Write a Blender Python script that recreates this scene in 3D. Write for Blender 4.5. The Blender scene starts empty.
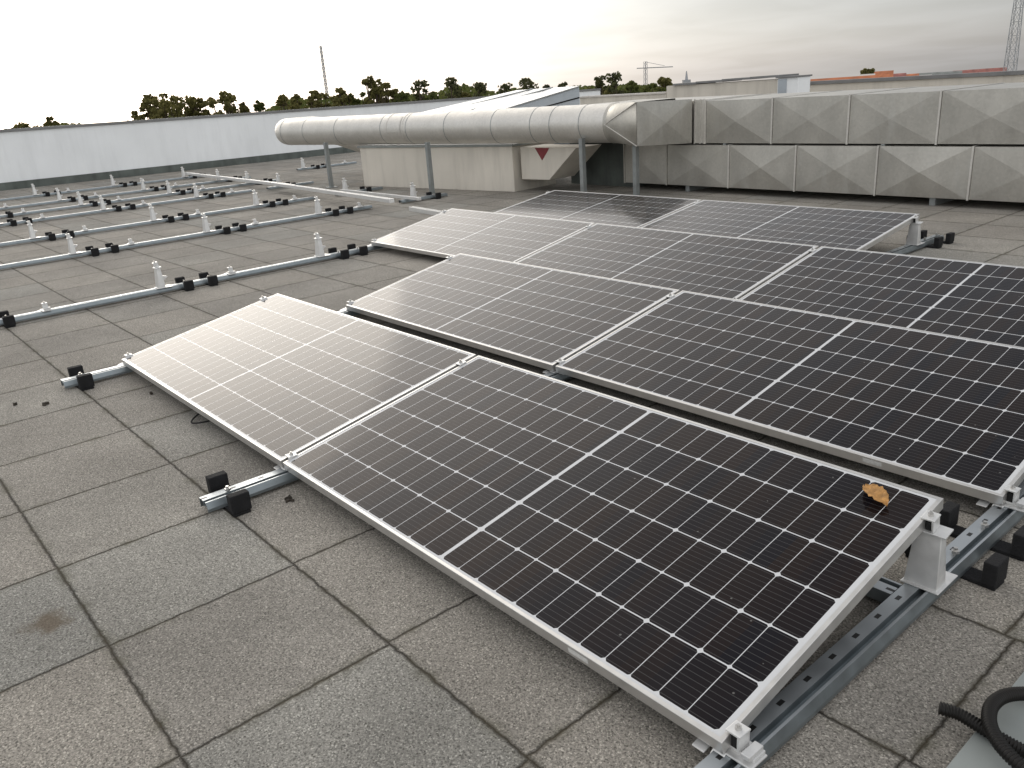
import bpy, math, random
from mathutils import Vector, Matrix
random.seed(7)
S = bpy.context.scene
COL = S.collection

# ------------------------------------------------------------------ camera
CX, CY, CZ = 5.02823, -1.17636, 1.43851
FPX = 822.13
YAW, PITCH, ROLL = 2.455924, -0.345890, -0.071486
fw = Vector((math.cos(PITCH)*math.cos(YAW), math.cos(PITCH)*math.sin(YAW), math.sin(PITCH)))
r0 = Vector((math.sin(YAW), -math.cos(YAW), 0)); u0 = r0.cross(fw)
RT = math.cos(ROLL)*r0 + math.sin(ROLL)*u0
UP = -math.sin(ROLL)*r0 + math.cos(ROLL)*u0
cam_d = bpy.data.cameras.new('camera'); cam = bpy.data.objects.new('camera', cam_d); COL.objects.link(cam)
m = Matrix.Identity(4)
for i in range(3):
    m[i][0] = RT[i]; m[i][1] = UP[i]; m[i][2] = -fw[i]; m[i][3] = (CX, CY, CZ)[i]
cam.matrix_world = m
cam_d.sensor_width = 36; cam_d.lens = FPX/1024*36
cam_d.clip_start = 0.05; cam_d.clip_end = 9000
S.camera = cam

# ------------------------------------------------------------------ view, world, sun
S.view_settings.view_transform = 'Standard'
S.view_settings.look = 'None'
S.view_settings.exposure = 0.0
S.view_settings.gamma = 1.0
SUN_AZ, SUN_EL = math.radians(170), math.radians(14)
world = bpy.data.worlds.new('World'); S.world = world; world.use_nodes = True
wn = world.node_tree; wn.nodes.clear()
def N(t, kind, **kw):
    n = t.nodes.new(kind)
    for k, v in kw.items(): setattr(n, k, v)
    return n
def mth(t, op, a, b=None, c=None, clamp=False):
    n = t.nodes.new('ShaderNodeMath'); n.operation = op; n.use_clamp = clamp
    for i, v in enumerate((a, b, c)):
        if v is None: continue
        if isinstance(v, (int, float)): n.inputs[i].default_value = v
        else: t.links.new(v, n.inputs[i])
    return n.outputs[0]
def mixc(t, f, a, b, mode='MIX'):
    n = t.nodes.new('ShaderNodeMix'); n.data_type = 'RGBA'; n.blend_type = mode
    for s, v in ((n.inputs[0], f), (n.inputs[6], a), (n.inputs[7], b)):
        if isinstance(v, (int, float)): s.default_value = v
        elif isinstance(v, (tuple, list)): s.default_value = (*v[:3], 1)
        else: t.links.new(v, s)
    return n.outputs[2]
def ramp(t, f, pts):
    n = t.nodes.new('ShaderNodeValToRGB'); e = n.color_ramp.elements
    while len(e) < len(pts): e.new(0.5)
    for el, (p, c) in zip(e, pts):
        el.position = p; el.color = (*c, 1) if isinstance(c, (tuple, list)) else (c, c, c, 1)
    t.links.new(f, n.inputs[0]); return n.outputs[0]
out = N(wn, 'ShaderNodeOutputWorld'); bg = N(wn, 'ShaderNodeBackground'); bg2 = N(wn, 'ShaderNodeBackground')
sky = N(wn, 'ShaderNodeTexSky'); sky.sky_type = 'NISHITA'; sky.sun_disc = False
sky.sun_elevation = SUN_EL; sky.sun_rotation = math.radians(90)-SUN_AZ
bg.inputs[1].default_value = 0.05
hs = N(wn, 'ShaderNodeHueSaturation'); hs.inputs['Saturation'].default_value = .42; wn.links.new(sky.outputs[0], hs.inputs['Color']); wn.links.new(hs.outputs[0], bg.inputs[0])
tc = N(wn, 'ShaderNodeTexCoord'); sep = N(wn, 'ShaderNodeSeparateXYZ'); wn.links.new(tc.outputs['Generated'], sep.inputs[0])
X, Y, Z = sep.outputs
# glow of the hidden sun through the cloud deck
gaz, gel = math.radians(161), math.radians(19)
gd = (math.cos(gel)*math.cos(gaz), math.cos(gel)*math.sin(gaz), math.sin(gel))
dot = mth(wn, 'ADD', mth(wn, 'ADD', mth(wn, 'MULTIPLY', X, gd[0]), mth(wn, 'MULTIPLY', Y, gd[1])), mth(wn, 'MULTIPLY', Z, gd[2]))
one = mth(wn, 'SUBTRACT', 1.0, dot)
g1 = mth(wn, 'MULTIPLY', mth(wn, 'EXPONENT', mth(wn, 'MULTIPLY', one, -11.0)), mth(wn, 'ADD', .2, mth(wn, 'MULTIPLY', mth(wn, 'MULTIPLY', Z, 4.0, clamp=True), .8)))
g2 = mth(wn, 'EXPONENT', mth(wn, 'MULTIPLY', one, -4.2))
# cloud layer in perspective
inv = mth(wn, 'DIVIDE', 1.0, mth(wn, 'ADD', mth(wn, 'ABSOLUTE', Z), 0.10))
cmb = N(wn, 'ShaderNodeCombineXYZ')
wn.links.new(mth(wn, 'MULTIPLY', X, inv), cmb.inputs[0]); wn.links.new(mth(wn, 'MULTIPLY', Y, inv), cmb.inputs[1])
noi = N(wn, 'ShaderNodeTexNoise'); noi.inputs['Scale'].default_value = 0.55; noi.inputs['Detail'].default_value = 6; noi.inputs['Roughness'].default_value = 0.5
wn.links.new(cmb.outputs[0], noi.inputs['Vector'])
cl = ramp(wn, noi.outputs[0], [(0.34, 0.84), (0.5, 1.0), (0.66, 1.14)])
base = mixc(wn, mth(wn, 'MULTIPLY', mth(wn, 'ABSOLUTE', Z), 2.2, clamp=True), (0.165, 0.178, 0.205), (0.24, 0.255, 0.28))
base = mixc(wn, 1.0, base, cl, 'MULTIPLY')
# the deck is thinner and brighter behind the viewer and overhead
back = mth(wn, 'ADD', mth(wn, 'ADD', mth(wn, 'MULTIPLY', X, .73), mth(wn, 'MULTIPLY', Y, -.60)), mth(wn, 'MULTIPLY', Z, .30))
back = mth(wn, 'MULTIPLY', mth(wn, 'ADD', back, .15), 1.5, clamp=True)
base = mixc(wn, back, base, (1.08, 1.07, 1.07))
vm1 = N(wn, 'ShaderNodeVectorMath', operation='SCALE'); vm1.inputs[0].default_value = (2.6, 2.44, 2.2); wn.links.new(g1, vm1.inputs[3])
vm2 = N(wn, 'ShaderNodeVectorMath', operation='SCALE'); vm2.inputs[0].default_value = (0.46, 0.42, 0.375); wn.links.new(g2, vm2.inputs[3])
ad1 = N(wn, 'ShaderNodeVectorMath', operation='ADD'); ad2 = N(wn, 'ShaderNodeVectorMath', operation='ADD')
wn.links.new(vm1.outputs[0], ad1.inputs[0]); wn.links.new(vm2.outputs[0], ad1.inputs[1])
wn.links.new(ad1.outputs[0], ad2.inputs[0]); wn.links.new(base, ad2.inputs[1])
no2 = N(wn, 'ShaderNodeTexNoise'); no2.inputs['Scale'].default_value = 1.1; no2.inputs['Detail'].default_value = 7; no2.inputs['Distortion'].default_value = .4
wn.links.new(cmb.outputs[0], no2.inputs['Vector'])
wn.links.new(mixc(wn, 1., ad2.outputs[0], ramp(wn, no2.outputs[0], [(.36, .91), (.52, 1.), (.66, 1.06)]), 'MULTIPLY'), bg2.inputs[0]); bg2.inputs[1].default_value = 0.95
ads = N(wn, 'ShaderNodeAddShader'); wn.links.new(bg.outputs[0], ads.inputs[0]); wn.links.new(bg2.outputs[0], ads.inputs[1])
wn.links.new(ads.outputs[0], out.inputs[0])
sd = bpy.data.lights.new('sun', 'SUN'); sd.energy = 0.5; sd.angle = math.radians(35); sd.color = (1.0, 0.93, 0.82)
sun = bpy.data.objects.new('sun', sd); COL.objects.link(sun)
sv = Vector((math.cos(SUN_EL)*math.cos(SUN_AZ), math.cos(SUN_EL)*math.sin(SUN_AZ), math.sin(SUN_EL)))
sun.rotation_euler = sv.to_track_quat('Z', 'Y').to_euler()
S.cycles.samples = 128

# ------------------------------------------------------------------ helpers
def ray(px, py):
    return fw + RT*((px-512)/FPX) - UP*((py-384)/FPX)
def far(px, py, dist):                       # world point of something seen at px,py at that horizontal distance
    d = ray(px, py); k = dist/math.hypot(d.x, d.y)
    return Vector((CX, CY, CZ)) + d*k
class MB:
    def __init__(s): s.v = []; s.f = []
    def add(s, vs, fs):
        o = len(s.v); s.v += [tuple(v) for v in vs]; s.f += [tuple(o+i for i in f) for f in fs]; return s
    def box(s, x0, x1, y0, y1, z0, z1, M=None):
        vs = [Vector((x, y, z)) for z in (z0, z1) for y in (y0, y1) for x in (x0, x1)]
        if M: vs = [M @ v for v in vs]
        return s.add(vs, [(0,2,3,1),(4,5,7,6),(0,1,5,4),(2,6,7,3),(0,4,6,2),(1,3,7,5)])
    def hexa(s, bot, top):                   # bot, top: four points ccw
        return s.add(list(bot)+list(top), [(3,2,1,0),(4,5,6,7),(0,1,5,4),(1,2,6,5),(2,3,7,6),(3,0,4,7)])
    def tube(s, pts, r, n=10, caps=True):
        pts = [Vector(p) for p in pts]; rs = r if isinstance(r, (list, tuple)) else [r]*len(pts)
        vs = []; prev = None
        for i, p in enumerate(pts):
            d = (pts[min(i+1, len(pts)-1)]-pts[max(i-1, 0)]).normalized()
            if prev is None:
                a = Vector((0,0,1)) if abs(d.z) < .9 else Vector((1,0,0)); a = (a-d*a.dot(d)).normalized()
            else: a = (prev-d*prev.dot(d)).normalized()
            prev = a; b = d.cross(a)
            for k in range(n):
                t = 2*math.pi*k/n; vs.append(p + (a*math.cos(t)+b*math.sin(t))*rs[i])
        fs = [(i*n+k, i*n+(k+1) % n, (i+1)*n+(k+1) % n, (i+1)*n+k) for i in range(len(pts)-1) for k in range(n)]
        if caps: fs += [tuple(range(n))[::-1], tuple((len(pts)-1)*n+k for k in range(n))]
        return s.add(vs, fs)
    def prism(s, poly, y0, y1, axis='y'):    # polygon in (x,z) extruded in y, or (y,z) extruded in x
        n = len(poly)
        if axis == 'y': vs = [(a, y0, b) for a, b in poly]+[(a, y1, b) for a, b in poly]
        elif axis == 'x': vs = [(y0, a, b) for a, b in poly]+[(y1, a, b) for a, b in poly]
        else: vs = [(a, b, y0) for a, b in poly]+[(a, b, y1) for a, b in poly]
        return s.add(vs, [tuple(range(n)), tuple(range(2*n-1, n-1, -1))]+[(i, i+n, (i+1) % n+n, (i+1) % n) for i in range(n)])
    def build(s, name, mat, parent=None, bevel=0, smooth=False, loc=None):
        me = bpy.data.meshes.new(name); me.from_pydata(s.v, [], s.f); me.validate()
        import bmesh
        bm = bmesh.new(); bm.from_mesh(me); bmesh.ops.recalc_face_normals(bm, faces=bm.faces); bm.to_mesh(me); bm.free()
        me.materials.append(mat)
        if smooth:
            for p in me.polygons: p.use_smooth = True
            me.set_sharp_from_angle(angle=math.radians(35))
        o = bpy.data.objects.new(name, me); COL.objects.link(o)
        if parent: o.parent = parent
        if loc: o.location = loc
        if bevel:
            b = o.modifiers.new('bevel', 'BEVEL'); b.width = bevel; b.segments = 2; b.limit_method = 'ANGLE'; b.harden_normals = False
        return o
def tag(o, label=None, cat=None, group=None, kind=None):
    if label: o['label'] = label
    if cat: o['category'] = cat
    if group: o['group'] = group
    if kind: o['kind'] = kind
    return o
def empty(name, loc=(0, 0, 0), rot=(0, 0, 0)):
    o = bpy.data.objects.new(name, None); COL.objects.link(o); o.location = loc; o.rotation_euler = rot; o.empty_display_size = .1
    return o
def dup(o, loc, label, rot=None):
    c = o.copy(); COL.objects.link(c); c.location = loc; c['label'] = label
    if rot is not None: c.rotation_euler = rot
    for ch in list(o.children):
        d = ch.copy(); COL.objects.link(d); d.parent = c
        for g in list(ch.children):
            e = g.copy(); COL.objects.link(e); e.parent = d
    return c
ORD = ['first', 'second', 'third', 'fourth', 'fifth', 'sixth', 'seventh', 'eighth', 'ninth', 'tenth']

# ------------------------------------------------------------------ materials
def mat(name):
    m = bpy.data.materials.new(name); m.use_nodes = True
    t = m.node_tree; return m, t, t.nodes['Principled BSDF']
def setp(b, **k):
    for n, v in k.items():
        b.inputs[n.replace('_', ' ')].default_value = (*v, 1) if isinstance(v, tuple) else v
def simple(name, col, rough=.5, metal=0., var=.15, scale=8., bump=0., bscale=60., spec=.5):
    m, t, b = mat(name); setp(b, Roughness=rough, Metallic=metal); b.inputs['Specular IOR Level'].default_value = spec
    tcn = N(t, 'ShaderNodeTexCoord'); no = N(t, 'ShaderNodeTexNoise'); no.inputs['Scale'].default_value = scale; no.inputs['Detail'].default_value = 5
    t.links.new(tcn.outputs['Object'], no.inputs['Vector'])
    c = ramp(t, no.outputs[0], [(.3, tuple(x*(1-var) for x in col)), (.7, tuple(min(1, x*(1+var)) for x in col))])
    t.links.new(c, b.inputs['Base Color'])
    r = ramp(t, no.outputs[0], [(.3, max(0.02, rough-.08)), (.7, min(1, rough+.08))]); t.links.new(r, b.inputs['Roughness'])
    if bump:
        n2 = N(t, 'ShaderNodeTexNoise'); n2.inputs['Scale'].default_value = bscale; n2.inputs['Detail'].default_value = 4; t.links.new(tcn.outputs['Object'], n2.inputs['Vector'])
        bp = N(t, 'ShaderNodeBump'); bp.inputs['Strength'].default_value = bump; bp.inputs['Distance'].default_value = .01
        t.links.new(n2.outputs[0], bp.inputs['Height']); t.links.new(bp.outputs[0], b.inputs['Normal'])
    return m
M_alu = simple('anodised_aluminium', (.62, .61, .59), .38, .75, .06, 20)
M_mount = simple('mill_aluminium', (.72, .72, .71), .4, .55, .06, 30)
M_rail = simple('galvanised_rail', (.33, .36, .375), .4, .8, .16, 14)
def slotted():
    m = simple('slotted_rail', (.23, .26, .275), .4, .8, .16, 14); t = m.node_tree; b = t.nodes['Principled BSDF']
    tcn = N(t, 'ShaderNodeTexCoord'); sp = N(t, 'ShaderNodeSeparateXYZ'); t.links.new(tcn.outputs['Object'], sp.inputs[0])
    f = mth(t, 'FRACT', mth(t, 'DIVIDE', sp.outputs[1], .115))
    k = mth(t, 'MULTIPLY', mth(t, 'LESS_THAN', f, .2), mth(t, 'LESS_THAN', mth(t, 'ABSOLUTE', mth(t, 'ADD', sp.outputs[0], .016)), .006))
    k = mth(t, 'MULTIPLY', k, mth(t, 'GREATER_THAN', sp.outputs[2], .045))
    src = b.inputs['Base Color'].links[0].from_socket
    top = mixc(t, mth(t, 'GREATER_THAN', sp.outputs[2], .0515), src, (.44, .47, .49))  # bright upper edge of the rail put into the colour, sides kept darker
    t.links.new(mixc(t, k, top, (.008, .008, .008)), b.inputs['Base Color'])
    t.links.new(mth(t, 'MULTIPLY', mth(t, 'SUBTRACT', 1.0, k), .8), b.inputs['Metallic'])
    return m
M_railslot = slotted()
M_steel = simple('bolt_steel', (.55, .54, .52), .3, .9, .1, 40)
M_rubber = simple('black_rubber', (.014, .014, .015), .8, 0, .3, 40, .4, 200, .25)
M_slot = simple('slot_black', (.01, .01, .01), .9, 0, .1)
M_cream = simple('cream_render', (.62, .58, .51), .85, 0, .07, 1.5, .15, 60)
M_white = simple('white_render', (.82, .84, .85), .85, 0, .05, .9, .12, 40)
M_cap = simple('grey_capping', (.20, .20, .20), .55, .3, .15, 3)
M_bitumen = simple('bitumen_upstand', (.11, .125, .115), .9, 0, .3, 3, .2, 60)
M_post = simple('galvanised_post', (.30, .32, .32), .45, .6, .15, 10)
def streak(m, amt):
    t = m.node_tree; b = t.nodes['Principled BSDF']; src = b.inputs['Base Color'].links[0].from_socket
    tcn = N(t, 'ShaderNodeTexCoord'); mp = N(t, 'ShaderNodeMapping'); mp.inputs['Scale'].default_value = (2.2, 2.2, .3); t.links.new(tcn.outputs['Object'], mp.inputs[0])
    n1 = N(t, 'ShaderNodeTexNoise'); n1.inputs['Scale'].default_value = 2.; n1.inputs['Detail'].default_value = 7; n1.inputs['Roughness'].default_value = .65; t.links.new(mp.outputs[0], n1.inputs['Vector'])
    t.links.new(mixc(t, 1, src, ramp(t, n1.outputs[0], [(.32, 1-amt), (.52, 1.), (.7, 1+amt*.15)]), 'MULTIPLY'), b.inputs['Base Color'])
streak(M_white, .07); streak(M_cream, .15); streak(M_bitumen, .3)
M_red = simple('red_paint', (.20, .03, .035), .6, 0, .15, 10)
M_leafb = simple('dry_leaf', (.42, .22, .07), .75, 0, .35, 60, .3, 200)
M_conduit = simple('black_conduit', (.008, .007, .006), .5, 0, .2, 20, spec=.3)
M_sheet = simple('grey_sheet', (.25, .27, .26), .5, 0, .14, 5, .05, 40)
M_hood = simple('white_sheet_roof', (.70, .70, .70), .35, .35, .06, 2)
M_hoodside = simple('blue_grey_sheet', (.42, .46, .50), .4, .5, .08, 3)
M_brick = simple('orange_tile', (.42, .15, .07), .85, 0, .3, .8)
M_redroof = simple('red_tile', (.30, .12, .10), .85, 0, .35, .8)
M_greyroof = simple('grey_tile', (.20, .21, .20), .85, 0, .25, .8)
M_house = simple('house_render', (.55, .52, .48), .85, 0, .15, .3)
M_window = simple('window_glass', (.05, .06, .07), .2, 0, .1)
M_mast = simple('mast_steel', (.34, .35, .37), .6, .3, .1)
M_label = simple('label_film', (.62, .62, .60), .5, 0, .12, 120)
M_crumb = simple('dark_debris', (.04, .033, .025), .95, 0, .4, 60)
M_trunk = simple('bark', (.07, .05, .035), .9, 0, .3, 4)
M_terrain = simple('terrain_grass', (.07, .08, .035), .95, 0, .35, .02)

def duct_mat(name, c, mott=1.):
    m, t, b = mat(name); setp(b, Metallic=.8, Roughness=.42)
    tcn = N(t, 'ShaderNodeTexCoord')
    mp = N(t, 'ShaderNodeMapping'); mp.inputs['Scale'].default_value = (1.6, 1.6, .8); t.links.new(tcn.outputs['Object'], mp.inputs[0])
    n1 = N(t, 'ShaderNodeTexNoise'); n1.inputs['Scale'].default_value = 2.2; n1.inputs['Detail'].default_value = 5; t.links.new(mp.outputs[0], n1.inputs['Vector'])
    vo = N(t, 'ShaderNodeTexVoronoi'); vo.inputs['Scale'].default_value = 45; t.links.new(tcn.outputs['Object'], vo.inputs['Vector'])
    n3 = N(t, 'ShaderNodeTexNoise'); n3.inputs['Scale'].default_value = 6; n3.inputs['Detail'].default_value = 6; n3.inputs['Distortion'].default_value = 1.0
    mp2 = N(t, 'ShaderNodeMapping'); mp2.inputs['Scale'].default_value = (1, 1, .25); t.links.new(tcn.outputs['Object'], mp2.inputs[0]); t.links.new(mp2.outputs[0], n3.inputs['Vector'])
    a = ramp(t, n1.outputs[0], [(.3, tuple(x*(1-.2*mott) for x in c)), (.72, tuple(x*(1+.15*mott) for x in c))])
    sp = ramp(t, vo.outputs['Color'], [(0, .93), (1, 1.05)])
    a = mixc(t, 1, a, sp, 'MULTIPLY')
    a = mixc(t, ramp(t, n3.outputs[0], [(.58, 0.), (.78, .45*mott)]), a, (.62, .63, .61))
    t.links.new(a, b.inputs['Base Color'])
    t.links.new(ramp(t, n3.outputs[0], [(.3, .40), (.7, .55)]), b.inputs['Roughness'])
    n2 = N(t, 'ShaderNodeTexNoise'); n2.inputs['Scale'].default_value = 3.5; t.links.new(tcn.outputs['Object'], n2.inputs['Vector'])
    bp = N(t, 'ShaderNodeBump'); bp.inputs['Strength'].default_value = .22*mott; bp.inputs['Distance'].default_value = .02
    t.links.new(n2.outputs[0], bp.inputs['Height']); t.links.new(bp.outputs[0], b.inputs['Normal'])
    return m
M_duct = duct_mat('galvanised_duct', (.50, .485, .445), .65)
M_rduct = duct_mat('aluminium_cladding', (.70, .68, .64), .3)

TILE, OX, OY = .586957, 1.519224, -.847657
def paving():
    m, t, b = mat('washed_concrete_pavers'); setp(b, Roughness=.9); b.inputs['Specular IOR Level'].default_value = .3
    tcn = N(t, 'ShaderNodeTexCoord'); sp = N(t, 'ShaderNodeSeparateXYZ'); t.links.new(tcn.outputs['Object'], sp.inputs[0])
    nw = N(t, 'ShaderNodeTexNoise'); nw.inputs['Scale'].default_value = 28; nw.inputs['Detail'].default_value = 4; t.links.new(tcn.outputs['Object'], nw.inputs['Vector'])
    wob = mth(t, 'MULTIPLY', mth(t, 'SUBTRACT', nw.outputs[0], .5), .015)
    ty = mth(t, 'DIVIDE', mth(t, 'SUBTRACT', mth(t, 'ADD', sp.outputs[1], wob), OY), TILE)
    iy = mth(t, 'FLOOR', ty)
    # each course is shifted a few millimetres against the next
    wv = N(t, 'ShaderNodeTexWhiteNoise'); wv.noise_dimensions = '1D'; t.links.new(mth(t, 'ADD', iy, 11.3), wv.inputs['W'])
    sh = mth(t, 'MULTIPLY', mth(t, 'SUBTRACT', wv.outputs[0], .5), .03)
    tx = mth(t, 'DIVIDE', mth(t, 'ADD', mth(t, 'SUBTRACT', mth(t, 'ADD', sp.outputs[0], wob), OX), sh), TILE)
    ix = mth(t, 'FLOOR', tx)
    def edge(v): f = mth(t, 'FRACT', v); return mth(t, 'MULTIPLY', mth(t, 'MINIMUM', f, mth(t, 'SUBTRACT', 1.0, f)), TILE)
    d = mth(t, 'MINIMUM', edge(tx), edge(ty))
    joint = ramp(t, d, [(.0024, 1.), (.0054, 0.)])
    halo = ramp(t, d, [(.004, 1.), (.035, 0.)])
    cm = N(t, 'ShaderNodeCombineXYZ'); t.links.new(ix, cm.inputs[0]); t.links.new(iy, cm.inputs[1])
    wt = N(t, 'ShaderNodeTexWhiteNoise'); wt.noise_dimensions = '2D'; t.links.new(cm.outputs[0], wt.inputs['Vector'])
    tone = mixc(t, wt.outputs[0], (.252, .236, .210), (.292, .270, .236))
    grey = mixc(t, ramp(t, wt.outputs[1], [(.6, 0.), (.95, .7)]), tone, (.255, .255, .235))
    # exposed aggregate
    v1 = N(t, 'ShaderNodeTexVoronoi'); v1.inputs['Scale'].default_value = 260; t.links.new(tcn.outputs['Object'], v1.inputs['Vector'])
    v2 = N(t, 'ShaderNodeTexNoise'); v2.inputs['Scale'].default_value = 150; v2.inputs['Detail'].default_value = 5; v2.inputs['Roughness'].default_value = .75; t.links.new(tcn.outputs['Object'], v2.inputs['Vector'])
    sc = N(t, 'ShaderNodeSeparateColor'); t.links.new(v1.outputs['Color'], sc.inputs[0])
    ag = ramp(t, sc.outputs[0], [(0, .5), (.35, 1.0), (.85, 1.12), (1, 1.85)])
    c = mixc(t, 1, grey, ag, 'MULTIPLY')
    c = mixc(t, 1, c, ramp(t, v2.outputs[0], [(.3, .42), (.5, 1.), (.7, 1.5)]), 'MULTIPLY')
    v3 = N(t, 'ShaderNodeTexVoronoi'); v3.inputs['Scale'].default_value = 85; t.links.new(tcn.outputs['Object'], v3.inputs['Vector'])
    s3 = N(t, 'ShaderNodeSeparateColor'); t.links.new(v3.outputs['Color'], s3.inputs[0])
    pit = mth(t, 'MULTIPLY', ramp(t, v3.outputs['Distance'], [(.12, 1.), (.3, 0.)]), mth(t, 'GREATER_THAN', s3.outputs[1], .5))
    c = mixc(t, mth(t, 'MULTIPLY', pit, .85), c, (.075, .068, .055))
    # dirt, damp and lichen
    n4 = N(t, 'ShaderNodeTexNoise'); n4.inputs['Scale'].default_value = 1.3; n4.inputs['Detail'].default_value = 7; n4.inputs['Roughness'].default_value = .6; t.links.new(tcn.outputs['Object'], n4.inputs['Vector'])
    c = mixc(t, 1, c, ramp(t, n4.outputs[0], [(.3, .78), (.7, 1.18)]), 'MULTIPLY')
    n5 = N(t, 'ShaderNodeTexNoise'); n5.inputs['Scale'].default_value = 9; n5.inputs['Detail'].default_value = 6; t.links.new(tcn.outputs['Object'], n5.inputs['Vector'])
    c = mixc(t, mth(t, 'MULTIPLY', halo, ramp(t, n5.outputs[0], [(.45, 0.), (.65, .55)])), c, (.09, .085, .055))
    # one brown stain
    dx = mth(t, 'SUBTRACT', sp.outputs[0], 2.42); dy = mth(t, 'SUBTRACT', sp.outputs[1], -.95)
    rr = mth(t, 'SQRT', mth(t, 'ADD', mth(t, 'MULTIPLY', dx, dx), mth(t, 'MULTIPLY', mth(t, 'MULTIPLY', dy, dy), 1.6)))
    rr = mth(t, 'ADD', rr, mth(t, 'MULTIPLY', mth(t, 'SUBTRACT', n5.outputs[0], .5), .22))
    c = mixc(t, ramp(t, rr, [(.045, .75), (.085, 0.)]), c, (.11, .08, .05))
    jc = mixc(t, ramp(t, n5.outputs[0], [(.4, 0.), (.62, 1.)]), (.030, .025, .018), (.055, .045, .028))
    c = mixc(t, joint, c, jc)
    t.links.new(c, b.inputs['Base Color'])
    h = mth(t, 'ADD', mth(t, 'MULTIPLY', joint, -3.), mth(t, 'ADD', mth(t, 'MULTIPLY', v1.outputs['Distance'], -.5), v2.outputs[0]))
    bp = N(t, 'ShaderNodeBump'); bp.inputs['Strength'].default_value = .8; bp.inputs['Distance'].default_value = .004
    t.links.new(h, bp.inputs['Height']); t.links.new(bp.outputs[0], b.inputs['Normal'])
    return m
M_pave = paving()

PL, PW = 2.094, 1.0366
def solar():
    m, t, b = mat('solar_cells_under_glass')
    tcn = N(t, 'ShaderNodeTexCoord'); sp = N(t, 'ShaderNodeSeparateXYZ'); t.links.new(tcn.outputs['Object'], sp.inputs[0])
    U, V = sp.outputs[0], sp.outputs[1]
    pu, pv = .08465, .16675
    du0 = mth(t, 'SUBTRACT', mth(t, 'ABSOLUTE', mth(t, 'SUBTRACT', U, PL/2)), .006)
    a = mth(t, 'DIVIDE', du0, pu); ra = mth(t, 'ROUND', a)
    du = mth(t, 'MULTIPLY', mth(t, 'ABSOLUTE', mth(t, 'SUBTRACT', a, ra)), pu)
    v0 = mth(t, 'SUBTRACT', V, (PW-6*pv)/2); bb = mth(t, 'DIVIDE', v0, pv)
    dv = mth(t, 'MULTIPLY', mth(t, 'ABSOLUTE', mth(t, 'SUBTRACT', bb, mth(t, 'ROUND', bb))), pv)
    odd = mth(t, 'MODULO', mth(t, 'ABSOLUTE', ra), 2.0)
    ch = mth(t, 'ADD', .0080, mth(t, 'MULTIPLY', mth(t, 'SUBTRACT', 1.0, odd), .0026))
    w = mth(t, 'MAXIMUM', mth(t, 'LESS_THAN', du, .0011), mth(t, 'LESS_THAN', dv, .0020))
    w = mth(t, 'MAXIMUM', w, mth(t, 'LESS_THAN', mth(t, 'ADD', du, dv), ch))
    w = mth(t, 'MAXIMUM', w, mth(t, 'LESS_THAN', du0, 0.0))
    w = mth(t, 'MAXIMUM', w, mth(t, 'GREATER_THAN', du0, 12*pu))
    w = mth(t, 'MAXIMUM', w, mth(t, 'MAXIMUM', mth(t, 'LESS_THAN', v0, 0.), mth(t, 'GREATER_THAN', v0, 6*pv)))
    # busbars
    bf = mth(t, 'ABSOLUTE', mth(t, 'SUBTRACT', mth(t, 'FRACT', mth(t, 'MULTIPLY', bb, 9.0)), .5))
    bus = mth(t, 'LESS_THAN', bf, .045)
    cm = N(t, 'ShaderNodeCombineXYZ'); t.links.new(mth(t, 'FLOOR', mth(t, 'DIVIDE', U, pu)), cm.inputs[0]); t.links.new(mth(t, 'FLOOR', bb), cm.inputs[1])
    wt = N(t, 'ShaderNodeTexWhiteNoise'); wt.noise_dimensions = '2D'; t.links.new(cm.outputs[0], wt.inputs['Vector'])
    cell = mixc(t, wt.outputs[0], (.004, .0045, .008), (.011, .0065, .006))
    cell = mixc(t, mth(t, 'MULTIPLY', bus, .5), cell, (.10, .10, .10))
    c = mixc(t, w, cell, (.60, .61, .62))
    # dust and bird spots
    vo = N(t, 'ShaderNodeTexVoronoi'); vo.inputs['Scale'].default_value = 21; t.links.new(tcn.outputs['Object'], vo.inputs['Vector'])
    sc = N(t, 'ShaderNodeSeparateColor'); t.links.new(vo.outputs['Color'], sc.inputs[0])
    n1 = N(t, 'ShaderNodeTexNoise'); n1.inputs['Scale'].default_value = 90; t.links.new(tcn.outputs['Object'], n1.inputs['Vector'])
    dist = mth(t, 'ADD', vo.outputs['Distance'], mth(t, 'MULTIPLY', mth(t, 'SUBTRACT', n1.outputs[0], .5), .12))
    spot = mth(t, 'MULTIPLY', mth(t, 'LESS_THAN', dist, .055), mth(t, 'GREATER_THAN', sc.outputs[0], .72))
    c = mixc(t, mth(t, 'MULTIPLY', spot, .26), c, (.45, .45, .42))
    n2 = N(t, 'ShaderNodeTexNoise'); n2.inputs['Scale'].default_value = 3; n2.inputs['Detail'].default_value = 6; t.links.new(tcn.outputs['Object'], n2.inputs['Vector'])
    c = mixc(t, ramp(t, n2.outputs[0], [(.4, .001), (.75, .010)]), c, (.5, .47, .42))
    t.links.new(c, b.inputs['Base Color'])
    t.links.new(ramp(t, n2.outputs[0], [(.3, .075), (.7, .13)]), b.inputs['Roughness'])
    b.inputs['IOR'].default_value = 1.26; b.inputs['Specular Tint'].default_value = (1, .9, .86, 1)
    return m
M_solar = solar()
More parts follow.
